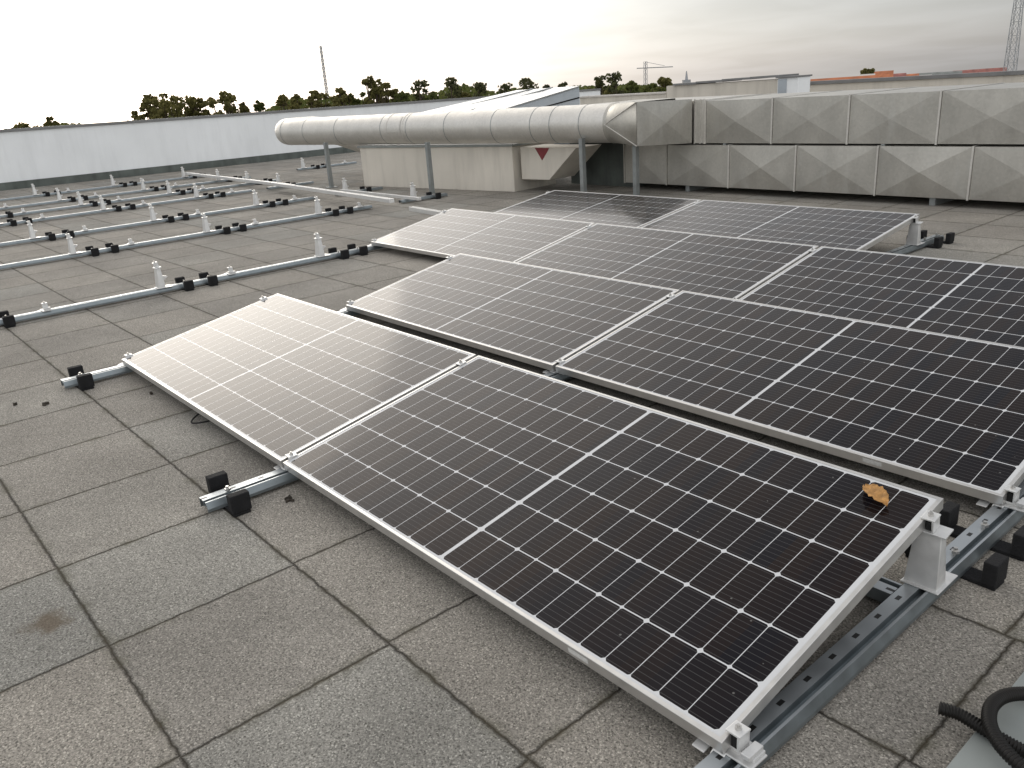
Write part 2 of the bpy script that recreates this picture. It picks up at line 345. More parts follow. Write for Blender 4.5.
def leafmat(name, c1, c2):
    m, t, b = mat(name); setp(b, Roughness=.8); b.inputs['Specular IOR Level'].default_value = .15
    g = N(t, 'ShaderNodeNewGeometry')
    t.links.new(ramp(t, g.outputs['Random Per Island'], [(0, c1), (1, c2)]), b.inputs['Base Color'])
    tr = N(t, 'ShaderNodeBsdfTranslucent'); t.links.new(ramp(t, g.outputs['Random Per Island'], [(0, c1), (1, c2)]), tr.inputs[0])
    mx = N(t, 'ShaderNodeMixShader'); mx.inputs[0].default_value = .42
    t.links.new(b.outputs[0], mx.inputs[1]); t.links.new(tr.outputs[0], mx.inputs[2]); t.links.new(mx.outputs[0], t.nodes['Material Output'].inputs[0])
    return m
M_fol1 = leafmat('olive_foliage', (.08, .078, .026), (.21, .19, .07))
M_fol2 = leafmat('pine_foliage', (.045, .052, .026), (.12, .12, .055))
M_fol3 = leafmat('light_foliage', (.06, .08, .02), (.14, .15, .05))

# ------------------------------------------------------------------ setting
o = MB().box(-18.6, 9, -9, 24, -.35, 0).build('roof_deck', M_pave); tag(o, kind='structure')
GZ = -9.0
SLOPE = .022
def gz(y): return GZ-SLOPE*max(0, y-25)
g = MB(); 
g.add([(-5000, -5000, GZ), (5000, -5000, GZ), (5000, 25, GZ), (-5000, 25, GZ), (5000, 5000, gz(5000)), (-5000, 5000, gz(5000))], [(0, 1, 2, 3), (3, 2, 4, 5)])
tag(g.build('terrain', M_terrain), kind='structure')
# the building below the roof
b = MB().box(-18.55, 8.95, -8.95, 23.95, GZ, -.35)
tag(b.build('building_below', M_cream), 'rendered walls of the flat-roofed building carrying the paved roof deck', 'building')

tag(MB().box(-4.15, -2.89, 7.78, 8.9, 0, .657).build('recess_shade_block', M_bitumen), 'added dark block that shades the recess under the duct elbow', 'wall')  # made-up dark block, added to keep the recess under the elbow black
# long white parapet on the left
W0, W1 = Vector((-17.75, -4.5, 0)), Vector((-15.6, 20.5, 0))
def wall(name, P, Q, z0P, z1P, z1Q, th, matx, parent=None, z0Q=None):
    d = (Q-P).normalized(); n = Vector((-d.y, d.x, 0))*th
    z0Q = z0P if z0Q is None else z0Q
    A = [Vector((P.x, P.y, z0P)), Vector((Q.x, Q.y, z0Q)), Vector((Q.x+n.x, Q.y+n.y, z0Q)), Vector((P.x+n.x, P.y+n.y, z0P))]
    B = [Vector((a.x, a.y, z)) for a, z in zip(A, (z1P, z1Q, z1Q, z1P))]
    return MB().hexa(A, B).build(name, matx, parent)
pr = tag(empty('parapet_wall', (-17, 6, 0)), 'long white rendered parapet wall with grey capping along the left roof edge', 'parapet')
def sub(P): return P-Vector((-17, 6, 0))
wall('wall_face', sub(W0), sub(W1), .0, 1.30, 1.13, .25, M_white, pr)
off = Vector((.03, -.003, 0))
wall('capping', sub(W0)+off*1.2, sub(W1)+off*1.2, 1.303, 1.36, 1.19, .32, M_cap, pr, 1.133)
wall('bitumen_upstand', sub(W0)+off, sub(W1)+off, .002, .17, .17, .02, M_bitumen, pr)

# far parapet behind the ducts
fp = tag(empty('parapet_wall', (0, 18.5, 0)), 'low pale parapet with grey capping far behind the square ducts', 'parapet')
MB().hexa([Vector(p) for p in ((-7.7, 1.2, 0), (8, -.9, 0), (8, -.6, 0), (-7.7, 1.5, 0))], [Vector(p) for p in ((-7.7, 1.2, .97), (8, -.9, .95), (8, -.6, .95), (-7.7, 1.5, .97))]).build('wall_face', M_cream, fp)
MB().hexa([Vector(p) for p in ((-7.7, 1.15, .973), (8, -.95, .953), (8, -.55, .953), (-7.7, 1.55, .973))], [Vector(p) for p in ((-7.7, 1.15, 1.05), (8, -.95, 1.03), (8, -.55, 1.03), (-7.7, 1.55, 1.05))]).build('capping', M_cap, fp)

# cream roof structure with flat cap behind
rs = tag(empty('roof_housing', (-7.3, 16, 0)), 'long low cream roof housing under a stepped dark flat roof', 'roof housing')
MB().box(-1.74, 1.40, 0, .7, 0, 1.20).build('wall', M_cream, rs)
for i, (x0, x1, z) in enumerate(((-1.5, -.8, 1.225), (-.8, -.05, 1.242), (-.05, .72, 1.26), (.72, 1.46, 1.27))):
    MB().box(x0, x1, -.06, .75, z-.024, z+.02).build('roof_sheet', M_cap, rs)
MB().box(-1.3, -.2, -.4, -.25, .86, .885).build('ledge', M_cap, rs)
rb = tag(empty('roof_cabinet', (-5.4, 15.95, 0)), 'small pale box with a dark louvre door at the end of the cream roof housing', 'cabinet')
MB().box(-.47, .03, 0, .5, 0, 1.22).build('body', M_white, rb, .004)
MB().box(-.50, .05, -.04, .54, 1.222, 1.255).build('lid', M_cap, rb)
MB().box(-.45, -.24, -.012, -.002, .3, 1.2).build('louvre_door', M_hoodside, rb)
rw = tag(empty('roof_wall', (-10.5, 16, 0)), 'plain pale low wall section left of the cream roof housing', 'wall')
MB().box(-1.6, 1.45, 0, .5, 0, 1.02).build('wall_face', M_cream, rw)
MB().box(-1.62, 1.44, -.03, .53, 1.022, 1.06).build('capping', M_house, rw)

# plant shed under the round duct
P0, P1 = Vector((-7.75, 6.30, 0)), Vector((-4.27, 6.74, 0))
sh = tag(empty('plant_shed', (-6, 6.6, 0)), 'low cream rendered plant box under the round duct', 'plant box')
d = (P1-P0).normalized(); n = Vector((-d.y, d.x, 0))
def q(p, z): return (p.x+6, p.y-6.6, z)
c4 = [P0, P1, P1+n*.95, P0+n*2.2]
MB().hexa([q(p, 0) for p in c4], [q(p, .64) for p in c4]).build('wall', M_cream, sh, .006)
c5 = [P0-n*.03-d*.03, P1-n*.03+d*.03, P1+n*.98+d*.03, P0+n*2.23-d*.03]
MB().hexa([q(p, .642) for p in c5], [q(p, .67) for p in c5]).build('roof', M_sheet, sh)
hd = tag(empty('air_intake_hood', (-4.2, 6.85, 0)), 'pale angled intake hood with red triangle sign beside the cream plant box', 'hood')
MB().prism([(-.02, .17), (.56, .18), (1.12, .62), (-.02, .62)], 0, .5).build('hood', M_cream, hd, .006)
MB().prism([(.30, .615), (.60, .615), (.44, .445)], -.006, -.002).build('warning_triangle', M_red, hd)

# sloping white sheet roof behind the round duct
hr = tag(empty('sloping_skylight_housing', (-5, 8, 0)), 'sloping white sheet metal skylight housing rising behind the round duct', 'skylight housing')
NL, NR = Vector((-6.1, 8.0, 1.06)), Vector((-4.13, 8.0, 1.375)); FR = far(515, 91, 16.0); FL = far(414, 114.5, 17.5)
o5 = Vector((5, -8, 0))
def low(p, z=0): return Vector((p.x, p.y, z))
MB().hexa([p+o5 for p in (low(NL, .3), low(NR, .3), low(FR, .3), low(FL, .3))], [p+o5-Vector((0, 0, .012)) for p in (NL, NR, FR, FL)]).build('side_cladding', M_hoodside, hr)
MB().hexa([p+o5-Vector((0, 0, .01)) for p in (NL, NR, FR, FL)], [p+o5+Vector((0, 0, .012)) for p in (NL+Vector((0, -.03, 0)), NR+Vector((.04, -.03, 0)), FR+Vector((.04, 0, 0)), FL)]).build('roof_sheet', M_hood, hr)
for k in (.36, .68):
    a, b_ = NL.lerp(FL, k), NR.lerp(FR, k)
    MB().tube([a+o5+Vector((0, 0, .015)), b_+o5+Vector((0, 0, .015))], .012, 6).build('seam', M_post, hr)
MB().hexa([p+o5 for p in (NL+Vector((.9, -.012, .0)), NR+Vector((.0, -.012, -.16)), NR+Vector((0, -.002, -.16)), NL+Vector((.9, -.002, 0)))],
          [p+o5 for p in (NL+Vector((.9, -.012, .018)), NR+Vector((.0, -.012, -.142)), NR+Vector((0, -.002, -.142)), NL+Vector((.9, -.002, .018)))]).build('side_joint', M_slot, hr)

# ------------------------------------------------------------------ ducts
AX0, AX1 = Vector((-9.95, 6.166, .925)), Vector((-2.36, 6.858, .925))
rd = tag(empty('round_duct', (-6, 6.5, 0)), 'large round silver ventilation duct running above the roof on posts', 'duct')
o6 = Vector((6, -6.5, 0)); dd = (AX1-AX0).normalized()
path = [AX0+dd*t for t in [x*.4 for x in range(0, 20)] if t < (AX1-AX0).length-.05]+[AX1]
# elbow at the left end turning back and down behind
nb = Vector((-dd.y, dd.x, 0)); R_ = .42
elbow = [AX0 - dd*math.sin(a)*R_ + nb*(1-math.cos(a))*R_ for a in [math.radians(x) for x in (90, 75, 60, 45, 30, 15)]]
tail = [elbow[0]+nb*1.1+dd*1.3+Vector((0, 0, -.45)), elbow[0]+nb*.75+dd*.3+Vector((0, 0, -.12)), elbow[0]+nb*.35]
MB().tube([p+o6 for p in tail+elbow+path], .238, 40).build('duct_pipe', M_rduct, rd, smooth=True)
def ring(t, w=.010, r=.2405):
    c = AX0+dd*t+o6
    return MB().tube([c-dd*w/2, c+dd*w/2], r, 40)
for t in (.0, .75, 1.75, 3.05, 3.7, 4.6, 5.6, 6.35, 6.7, 7.2):
    ring(t).build('duct_seam', M_post, rd, smooth=True)
for t in (3.2, 3.6): ring(t, .04, .2425).build('clamp_band', M_rduct, rd, smooth=True)
# access door on the duct
hp = MB(); c = AX0+dd*3.4+o6
vs = []
for k in range(9):
    a = math.radians(-8+k*8); rr = .2445
    off_ = -nb*math.cos(a)*rr+Vector((0, 0, math.sin(a)*rr))
    vs += [c-dd*.15+off_, c+dd*.17+off_]
hp.add(vs, [(2*k, 2*k+1, 2*k+3, 2*k+2) for k in range(8)]); hp.build('access_door', M_rduct, rd, smooth=True)
# round-to-square transition and the square branch
def ringpts(c, r, n):    # circle in plane normal to dd
    return [c + nb*(-math.cos(a))*r + Vector((0, 0, 1))*math.sin(a)*r for a in [2*math.pi*k/n for k in range(n)]]
XC = Vector((-1.76, 6.92, .925)); n = 32
yv = Vector((0, 1, 0)); zv = Vector((0, 0, 1)); cir = ringpts(AX1, .238, n)
corner = [XC - yv*.36 + zv*.25, XC + yv*.36 + zv*.25, XC + yv*.36 - zv*.25, XC - yv*.36 - zv*.25]   # front-top, back-top, back-bottom, front-bottom
tv = [p+o6 for p in cir]+[p+o6 for p in corner]; tf = []
for k in range(4):
    for a in range(8): tf.append((k*8+a, (k*8+a+1) % n, n+k))
tf += [(8, n+1, n+0), (16, n+2, n+1), (24, n+3, n+2), (0, n+0, n+3)]
MB().add(tv, tf).build('square_transition', M_duct, rd, smooth=True)
for k in (0, 3): MB().tube([cir[0]+o6+Vector((0, -.002, 0)), corner[k]+o6+Vector((0, -.002, 0))], .006, 6).build('seam', M_rduct, rd)
ring((AX1-AX0).length, .05, .245).build('duct_flange', M_duct, rd, smooth=True)
MB().box(-4.0, -1.80, 7.30, 9.2, .66, 1.12, Matrix.Translation(o6)).build('recess_shade_box', M_duct, rd)  # unseen box added behind the elbow to block skylight from the recess
# square branch box seen as the side face with crossed breaks
def crossface(a, b_, c_, d_, bulge, mb):
    a, b_, c_, d_ = map(Vector, (a, b_, c_, d_)); m_ = (a+b_+c_+d_)/4; bulge *= random.uniform(.5, 1.25); m_ = m_+(b_-a)*random.uniform(-.02, .02); n_ = (b_-a).cross(d_-a).normalized()
    mb.add([a, b_, c_, d_, m_+n_*bulge], [(0, 1, 4), (1, 2, 4), (2, 3, 4), (3, 0, 4)])
BX0, BX1, BY0, BY1, BZ0, BZ1 = -2.55, -1.755, 6.56, 7.60, .675, 1.175
mb = MB(); A = lambda x, y, z: Vector((x, y, z))+o6
crossface(A(BX1, BY0, BZ0), A(BX1+.0, BY1, BZ0-.06), A(BX1, BY1, BZ1-.03), A(BX1, BY0, BZ1), .03, mb)
mb.add([A(BX0, 7.28, BZ1), A(BX1, BY0, BZ1), A(BX1, BY1, BZ1-.03), A(BX0, BY1, BZ1-.03)], [(0, 1, 2, 3)])
mb.add([A(BX0, 7.28, BZ0), A(BX1, BY0, BZ0), A(BX1, BY1, BZ0-.06), A(BX0, BY1, BZ0-.06)], [(3, 2, 1, 0)])
mb.build('square_elbow', M_duct, rd)

def rect_duct(name, label, xs, y0, y1, z0, z1, bulge, flanges):
    r = tag(empty(name, (2, 7.65, 0)), label, 'duct'); mb = MB(); mt = MB()
    ox = Vector((-2, -7.65, 0))
    for a, b_ in zip(xs[:-1], xs[1:]):
        crossface(Vector((a+.012, y0, z0))+ox, Vector((b_-.012, y0, z0))+ox, Vector((b_-.012, y0, z1))+ox, Vector((a+.012, y0, z1))+ox, bulge, mb)
        crossface(Vector((a+.012, y0, z1))+ox, Vector((b_-.012, y0, z1))+ox, Vector((b_-.012, y1, z1))+ox, Vector((a+.012, y1, z1))+ox, bulge*.25, mb)
    L0, L1 = xs[0], xs[-1]
    c = [Vector(p)+ox for p in ((L0, y0+.001, z0), (L1, y0+.001, z0), (L1, y1, z0), (L0, y1, z0), (L0, y0+.001, z1-.001), (L1, y0+.001, z1-.001), (L1, y1, z1-.001), (L0, y1, z1-.001))]
    mb.add(c, [(0, 1, 2, 3), (2, 3, 7, 6), (0, 3, 7, 4), (1, 2, 6, 5)])
    mb.build('duct_casing', M_duct, r)
    for x in xs[:-1]:
        w = .009
        MB().box(x-w-2, x+w-2, y0-7.65-.014, y0-7.65+.004, z0-.008, z1+.008).box(x-w-2, x+w-2, y0-7.65+.005, y1-7.65, z1+.002, z1+.008).build('flange', M_rduct if x > -1.7 else M_duct, r)
    return r
up = rect_duct('rectangular_duct', 'upper of two stacked square silver ducts with crossed panels', [-1.58, -.64, .30, 1.25, 2.25, 3.25, 4.25, 5.25, 6.25], 7.65, 9.2, .612, 1.115, .028, 1)
MB().box(-1.755-2, -1.58-2, -.012, .62, .612, 1.135).build('end_collar', M_rduct, up)
for fx in (-1.745, -1.66, -1.60): MB().box(fx-2, fx-2+.016, -.026, -.013, .604, 1.142).build('flange', M_rduct, up)
lo = rect_duct('rectangular_duct', 'lower of two stacked square silver ducts just above the paving', [-2.9, -2.16, -1.19, -.28, .68, 1.63, 2.6, 3.6, 4.6, 5.6, 6.6], 7.60, 9.2, .085, .59, .026, 1)
for x, nm in ((-1.86, 'left'), (1.27, 'right'), (4.4, 'x')):
    MB().box(x-2-.03, x-2+.03, -.0, .5, 0, .083).build('foot_block', M_post, lo)
for x in (-1.3, .7, 2.7): MB().box(x-2-.02, x-2+.02, .0, .6, .592, .609).build('spacer', M_post, up)
# posts under the round duct; added boxes above darken the gap behind
pb = tag(empty('duct_support_post', (-8.24, 5.93, 0)), 'thin grey steel post under the left end of the round duct', 'post', 'posts under the round duct')
MB().box(-.03, .03, -.03, .03, .012, .76).build('post', M_post, pb); MB().box(-.09, .09, -.08, .08, 0, .012).build('base_plate', M_post, pb)
dup(pb, (-5.37, 6.05, 0), 'thin grey steel post under the round duct in front of the cream plant box')
dup(pb, (-2.74, 6.62, 0), 'thin grey steel post under the round duct right of the red triangle')
dup(pb, (-2.15, 6.98, 0), 'thin grey steel post in the dark gap under the square duct elbow')

# ------------------------------------------------------------------ rails, feet, mounts
PITCH_R, TILT, Z0 = 1.49808, .177864, .0951
def xr(i): return i*2.114-.01
def rail(x0, y0, y1, label, slots=True, z=.0, group='mounting rails', rot=0, name='mounting_rail'):
    L = y1-y0; r = tag(empty(name, (x0, y0, z), (0, 0, rot)), label, 'rail', group)
    # profile: slotted top strip, groove, raised lip and outer ledge
    t = .0035; mb = MB()
    pts = [(-.036, .014), (-.036, .052), (.004, .052), (.006, .034), (.020, .034), (.023, .052), (.030, .052), (.040, .026), (.040, .014)]
    def off2(i):
        a = pts[max(i-1, 0)]; c = pts[min(i+1, len(pts)-1)]; dx, dz = c[0]-a[0], c[1]-a[1]; l = math.hypot(dx, dz)
        return (pts[i][0]+dz/l*t, pts[i][1]-dx/l*t)
    poly = pts+[off2(i) for i in range(len(pts)-1, -1, -1)]
    n_ = len(pts)
    vs = [(a, 0, b_) for a, b_ in poly]+[(a, L, b_) for a, b_ in poly]; m_ = len(poly)
    fs = [(i, (i+1) % m_, (i+1) % m_+m_, i+m_) for i in range(m_)]
    fs += [(i, i+1, m_-2-i, m_-1-i) for i in range(n_-1)]+[(m_+i, m_+i+1, m_+m_-2-i, m_+m_-1-i) for i in range(n_-1)]
    mb.add(vs, fs); mb.build('profile', M_railslot, r)
    return r
# rails under the panels
rail(xr(0), -.33, 3.1, 'slotted steel rail under the left end of the two front panel rows')
rail(xr(1), -.33, 5.9, 'slotted steel rail under the joint between left and right front panels')
rail(xr(2), -.12, 4.6, 'slotted steel rail exposed at the right end of the front panel')
rail(-.02, 3.2, 5.9, 'slotted steel rail hidden under the third and fourth panel rows')
bare = [(-2.115, -.37, 5.9), (-4.95, -.3, 4.72), (-6.87, -.3, 4.9), (-9.25, -.3, 4.9), (-10.58, -.3, 6.05), (-12.02, -.3, 6.1), (-14.0, -.3, 6.0)]
for i, (x, a, b_) in enumerate(bare):
    rail(x, a, b_, 'bare steel rail on the paving, %s from the panels' % ORD[i], group='bare rails on the paving')
# cross piece under the front panel
rail(4.18, .85, 2.05, 'short steel cross rail lying under the front panel beside the exposed rail', rot=math.radians(90))

def make_foot():
    r = tag(empty('rubber_foot'), 'x', 'rubber foot', 'black rubber feet under the rails')
    MB().box(-.13, .13, -.032, .032, .0, .0135).build('base_pad', M_rubber, r, .003)
    MB().box(.092, .132, -.038, .038, .0135, .086).build('lug', M_rubber, r, .004)
    MB().box(-.132, -.092, -.038, .038, .0135, .086).build('lug', M_rubber, r, .004)
    b_ = MB().tube([(.0, 0, .052), (.0, 0, .075)], .006, 8).tube([(.0, 0, .058), (.0, 0, .066)], .012, 6); b_.build('bolt', M_steel, r)
    return r
def make_low():
    r = tag(empty('low_mount'), 'x', 'mounting bracket', 'low mounting brackets')
    mb = MB().box(-.055, .055, -.03, .03, .0525, .058).box(-.05, .05, -.012, .03, .058, .0665)
    mb.hexa([(-.04, -.06, .030), (-.008, -.06, .030), (-.008, -.03, .053), (-.04, -.03, .053)], [(-.04, -.06, .034), (-.008, -.06, .034), (-.008, -.03, .0575), (-.04, -.03, .0575)])
    mb.box(.024, .046, -.024, .028, .0665, .078)
    mb.hexa([(-.085, -.05, .040), (-.052, -.05, .040), (-.052, .02, .0525), (-.085, .02, .0525)], [(-.085, -.05, .044), (-.052, -.05, .044), (-.052, .02, .057), (-.085, .02, .057)])
    mb.build('bracket', M_mount, r, .0015)
    MB().box(-.019, .019, -.02, .02, .1055, .111).box(.0105, .0165, -.02, .02, .067, .1055).build('clamp', M_mount, r, .0015)
    MB().tube([(0, 0, .111), (0, 0, .118)], .008, 6).tube([(0, 0, .067), (0, 0, .123)], .004, 6).build('bolt', M_steel, r)
    MB().box(-.0085, .0085, -.012, .012, .067, .096).build('clamp_core', M_slot, r)
    return r
def make_tall():
    r = tag(empty('tall_mount'), 'x', 'mounting bracket', 'tall mounting brackets')
    mb = MB()
    mb.hexa([(-.046, -.028, .053), (.046, -.028, .053), (.046, .030, .053), (-.046, .030, .053)], [(-.036, -.012, .215), (.036, -.012, .215), (.036, .018, .222), (-.036, .018, .222)])
    mb.box(-.05, .055, -.04, .09, .0525, .0565)
    mb.build('upright', M_mount, r, .002)
    mb = MB(); a = TILT
    Mx = Matrix.Translation((0, 0, .222)) @ Matrix.Rotation(a, 4, 'X')
    mb.box(-.042, .05, -.022, .028, -.002, .0035, Mx); mb.build('top_plate', M_mount, r, .001)
    mb = MB().box(-.019, .019, -.02, .02, .041, .0465, Mx).box(.0105, .0165, -.02, .02, .004, .041, Mx); mb.build('clamp', M_mount, r, .0015)
    mb = MB(); mb.tube([Mx @ Vector((0, 0, .0465)), Mx @ Vector((0, 0, .054))], .008, 6).tube([Mx @ Vector((0, 0, .004)), Mx @ Vector((0, 0, .060))], .004, 6); mb.build('bolt', M_steel, r)
    MB().box(-.0085, .0085, -.012, .012, .004, .032, Mx).build('clamp_core', M_slot, r)
    MB().hexa([(-.02, .03, .11), (.02, .03, .11), (.02, .065, .135), (-.02, .065, .135)], [(-.02, .024, .15), (.02, .024, .15), (.02, .065, .139), (-.02, .065, .139)]).build('side_clip', M_mount, r)
    return r
protos = {}
def put(kind, x, y, label):
    mk = {'foot': make_foot, 'low': make_low, 'tall': make_tall}[kind]
    yaw = random.uniform(-.05, .05) if kind == 'foot' else random.uniform(-.015, .015)
    if kind not in protos:
        o = mk(); protos[kind] = o; o.location = (x, y, 0); o.rotation_euler = (0, 0, yaw); o['label'] = label
    else: dup(protos[kind], (x, y, 0), label, (0, 0, yaw))
YL, YT, YF1, YF2, YF0 = .045, .93, 1.13, 1.34, -.23
PR = ['front', 'second', 'third', 'fourth']
# panel rows: (row, first bay, last bay)
rows = [(0, 0, 1), (1, 0, 1), (2, -1, 1), (3, -1, 0)]
def where(i, k):
    first = [r_ for r_ in rows if r_[0] == k][0]
    return 'left end' if i == first[1] else ('right end' if i == first[2]+1 else 'joint nearer the %s end' % ('left' if i == first[1]+1 else 'right'))
for k, a, b_ in rows:
    for i in range(a, b_+2):
        x = xr(i); y = k*PITCH_R; w = where(i, k)
        put('low', x, y+YL, 'low bracket at the lower edge of the %s panel row, %s' % (PR[k], w))
        put('tall', x, y+YT, 'tall bracket under the raised edge of %s panel row, %s' % (PR[k], w))
        put('foot', x, y+YF1, 'nearer rubber foot behind %s panel row, %s' % (PR[k], w))
        put('foot', x, y+YF2, 'farther rubber foot behind %s panel row, %s' % (PR[k], w))
put('foot', xr(0), YF0, 'black rubber foot on the rail end sticking out at the far left panel corner')
put('foot', xr(1), YF0, 'black rubber foot on the rail end sticking out under the middle of the front panels')
put('foot', -2.115, YF0, 'first black rubber foot at the near end of the bare rail beside the panels')
for i, (x, a, b_) in enumerate(bare):
    for k in range(-1 if i > 0 else 0, 4):
        y = k*PITCH_R
        o_ = ORD[k+1 if i else k]
        def lab(f): return f % (o_, ORD[i])
        if i == 0 and k >= 2: continue
        if a < y+YL < b_: put('low', x, y+YL, lab('low silver bracket, %s from the near end of the %s bare rail'))
        if y+YT < a: 
            pass
        elif y+YT < b_: put('tall', x, y+YT, lab('upright bracket, %s from the near end of the %s bare rail'))
        if a < y+YF1 < b_:
            put('foot', x, y+YF1, lab('nearer black foot of the %s pair on the %s bare rail')); put('foot', x, y+YF2, lab('farther black foot of the %s pair on the %s bare rail'))
# odd short base rails with a mount each
rail(-9.25, 5.2, 6.1, 'short bare steel rail piece left of the round duct post', group='short rail pieces')
put('tall', -9.25, 5.43, 'upright bracket on the short rail piece left of the duct post'); put('foot', -9.25, 5.66, 'rubber foot under the short rail piece left of the duct post')
rail(-6.87, 5.25, 6.1, 'short bare steel rail piece right of the left duct post', group='short rail pieces')
put('tall', -6.87, 5.43, 'upright bracket at the left end of the loose rail in front of the cream box'); put('foot', -6.87, 5.8, 'rubber foot behind the left end of the loose rail before the cream box')
rail(-4.95, 5.2, 6.0, 'short bare steel rail piece at the foot of the second duct post', group='short rail pieces')
put('tall', -4.95, 5.43, 'upright bracket at the foot of the second duct post'); put('foot', -4.95, 5.78, 'rubber foot at the base of the second duct post')
rail(-12.45, 7.4, 8.9, 'short bare steel rail piece farthest away near the white parapet', group='short rail pieces')
put('tall', -12.45, 7.55, 'upright bracket farthest away under the left duct end'); put('foot', -12.45, 7.85, 'rubber foot farthest away under the left duct end, nearer one')
put('foot', -12.45, 8.1, 'rubber foot farthest away under the left duct end, farther one'); put('low', -12.45, 8.6, 'low bracket farthest away under the left duct end')
# loose profiles lying about
def loose(P, Q, label, w=.045, h=.04):
    P, Q = Vector(P), Vector(Q); d_ = Q-P; L = d_.length
    r = tag(empty('loose_rail', P), label, 'rail', 'loose rails'); r.rotation_euler = d_.to_track_quat('X', 'Z').to_euler()
    mb = MB().prism([(-w/2, 0), (w/2, 0), (w/2, h), (w*.15, h), (w*.15, h*.55), (-w*.15, h*.55), (-w*.15, h), (-w/2, h)], 0, L, 'x')
    mb.build('profile', M_mount, r, .002)
Bp = Vector((-9.4, 5.0, .15)); Tp = Vector((-4.95, 4.0, .275)); e = (Tp-Bp)
loose((-9.35, 5.24, .10), (-4.14, 4.56, .15), 'long loose white aluminium profile resting across the bare rails, nearer piece', .07, .05)
loose((-14.05, 5.5, .095), (-8.1, 5.16, .10), 'long loose white aluminium profile across the bare rails, farther piece', .06, .05)
loose((-6.95, 5.40, .056), (-4.6, 5.30, .056), 'loose white profile lying in front of the cream plant box')
loose((-4.2, 4.88, .0), (-2.35, 4.66, .0), 'loose white profile poking out behind the third panel row', .07, .055)

# ------------------------------------------------------------------ solar panels
def make_panel():
    r = tag(empty('solar_panel', (0, 0, 0), (TILT, 0, 0)), 'x', 'solar panel', 'solar panels in tilted rows')
    lip, h = .011, .035; mb = MB()
    # frame as one mitred loop: outer wall, top lip, inner wall
    def loop(x0, y0, z): return [(x0, y0, z), (PL-x0, y0, z), (PL-x0, PW-y0, z), (x0, PW-y0, z)]
    L = [loop(.0, .0, -h), loop(0, 0, -.0012), loop(.0012, .0012, 0), loop(lip, lip, 0), loop(lip, lip, -.006), loop(.002, .002, -.006), loop(.002, .002, -h+.002), loop(.03, .03, -h+.002), loop(.03, .03, -h)]
    vs = [p for l in L for p in l]; fs = []
    for a in range(len(L)):
        b_ = (a+1) % len(L)
        for k in range(4): fs.append((a*4+k, a*4+(k+1) % 4, b_*4+(k+1) % 4, b_*4+k))
    mb.add(vs, fs).build('frame', M_alu, r)
    MB().box(lip-.004, PL-lip+.004, lip-.004, PW-lip+.004, -.0058, -.0018).build('cell_glass', M_solar, r)
    jb = MB().box(PL/2-.3, PL/2-.22, .48, .56, -.024, -.0062).box(PL/2+.22, PL/2+.3, .48, .56, -.024, -.0062).box(PL/2-.04, PL/2+.04, .48, .56, -.024, -.0062)
    jb.build('junction_box', M_rubber, r, .003)
    return r
panel = make_panel(); first = True
DESC = {(0, 0): 'solar panel at the left of the front row, mirroring pale sky', (0, 1): 'nearest solar panel at the right of the front row, with the brown leaf on it',
        (1, 0): 'left solar panel of the second row behind the front row', (1, 1): 'right solar panel of the second row, dark, running to the right frame edge',
        (2, -1): 'leftmost solar panel of the third row, pale with sky glare', (2, 0): 'middle solar panel of the third row', (2, 1): 'rightmost solar panel of the third row, cut by the frame',
        (3, -1): 'left solar panel of the farthest row, black with a duct reflection', (3, 0): 'right solar panel of the farthest row in front of the square ducts'}
for k, a, b_ in rows:
    for i in range(a, b_+1):
        t4 = math.radians(7.6); loc = (i*2.114, k*PITCH_R, Z0); rot_ = None
        if k == 3: loc = (i*2.114, k*PITCH_R+PW*(math.cos(TILT)-math.cos(t4)), Z0+PW*(math.sin(TILT)-math.sin(t4))); rot_ = (t4, 0, 0)
        if first: p = panel; p.location = loc; p['label'] = DESC[(k, i)]; first = False
        else: p = dup(panel, loc, DESC[(k, i)], rot_)
        if (k, i) in ((0, 1), (1, 1)):
            MB().box(PL-.47, PL-.40, -.0012, -.0006, -.024, -.008).build('frame_label', M_label, p)

# ------------------------------------------------------------------ small things
lf = tag(empty('dry_leaf', (4.062, .925, .268), (Matrix.Rotation(TILT, 3, 'X') @ Matrix.Rotation(math.radians(-30), 3, 'Z')).to_euler()), 'curled dry brown leaf lying on the nearest solar panel', 'leaf')
mb = MB(); nn = 12; vs = []
for i in range(nn+1):
    t = i/nn; w = .026*math.sin(math.pi*min(1, t*.97+.02))**.7*(1+.18*(i % 2))
    for s in (-1, -.5, 0, .5, 1):
        vs.append((-.055+.11*t, s*w*.95, .002+.008*abs(s)**1.5+.010*math.sin(t*3.1)+.003*math.sin(i*2.1+s*3)))
mb.add(vs, [(i*5+j, i*5+j+1, (i+1)*5+j+1, (i+1)*5+j) for i in range(nn) for j in range(4)])
ol = mb.build('blade', M_leafb, lf, smooth=True); sm = ol.modifiers.new('s', 'SOLIDIFY'); sm.thickness = .0008
MB().tube([(-.044, 0, .003), (-.052, .003, .007), (-.06, .008, .004)], .0012, 6).build('stem', M_leafb, lf)

fs_ = tag(empty('grey_cover_sheet', (4.535, -.9, 0)), 'smooth grey flat cover sheet at the lower right corner under the conduit', 'cover sheet')
MB().box(0, 1.6, 0, 3.4, .004, .03).build('sheet', M_sheet, fs_, .004)
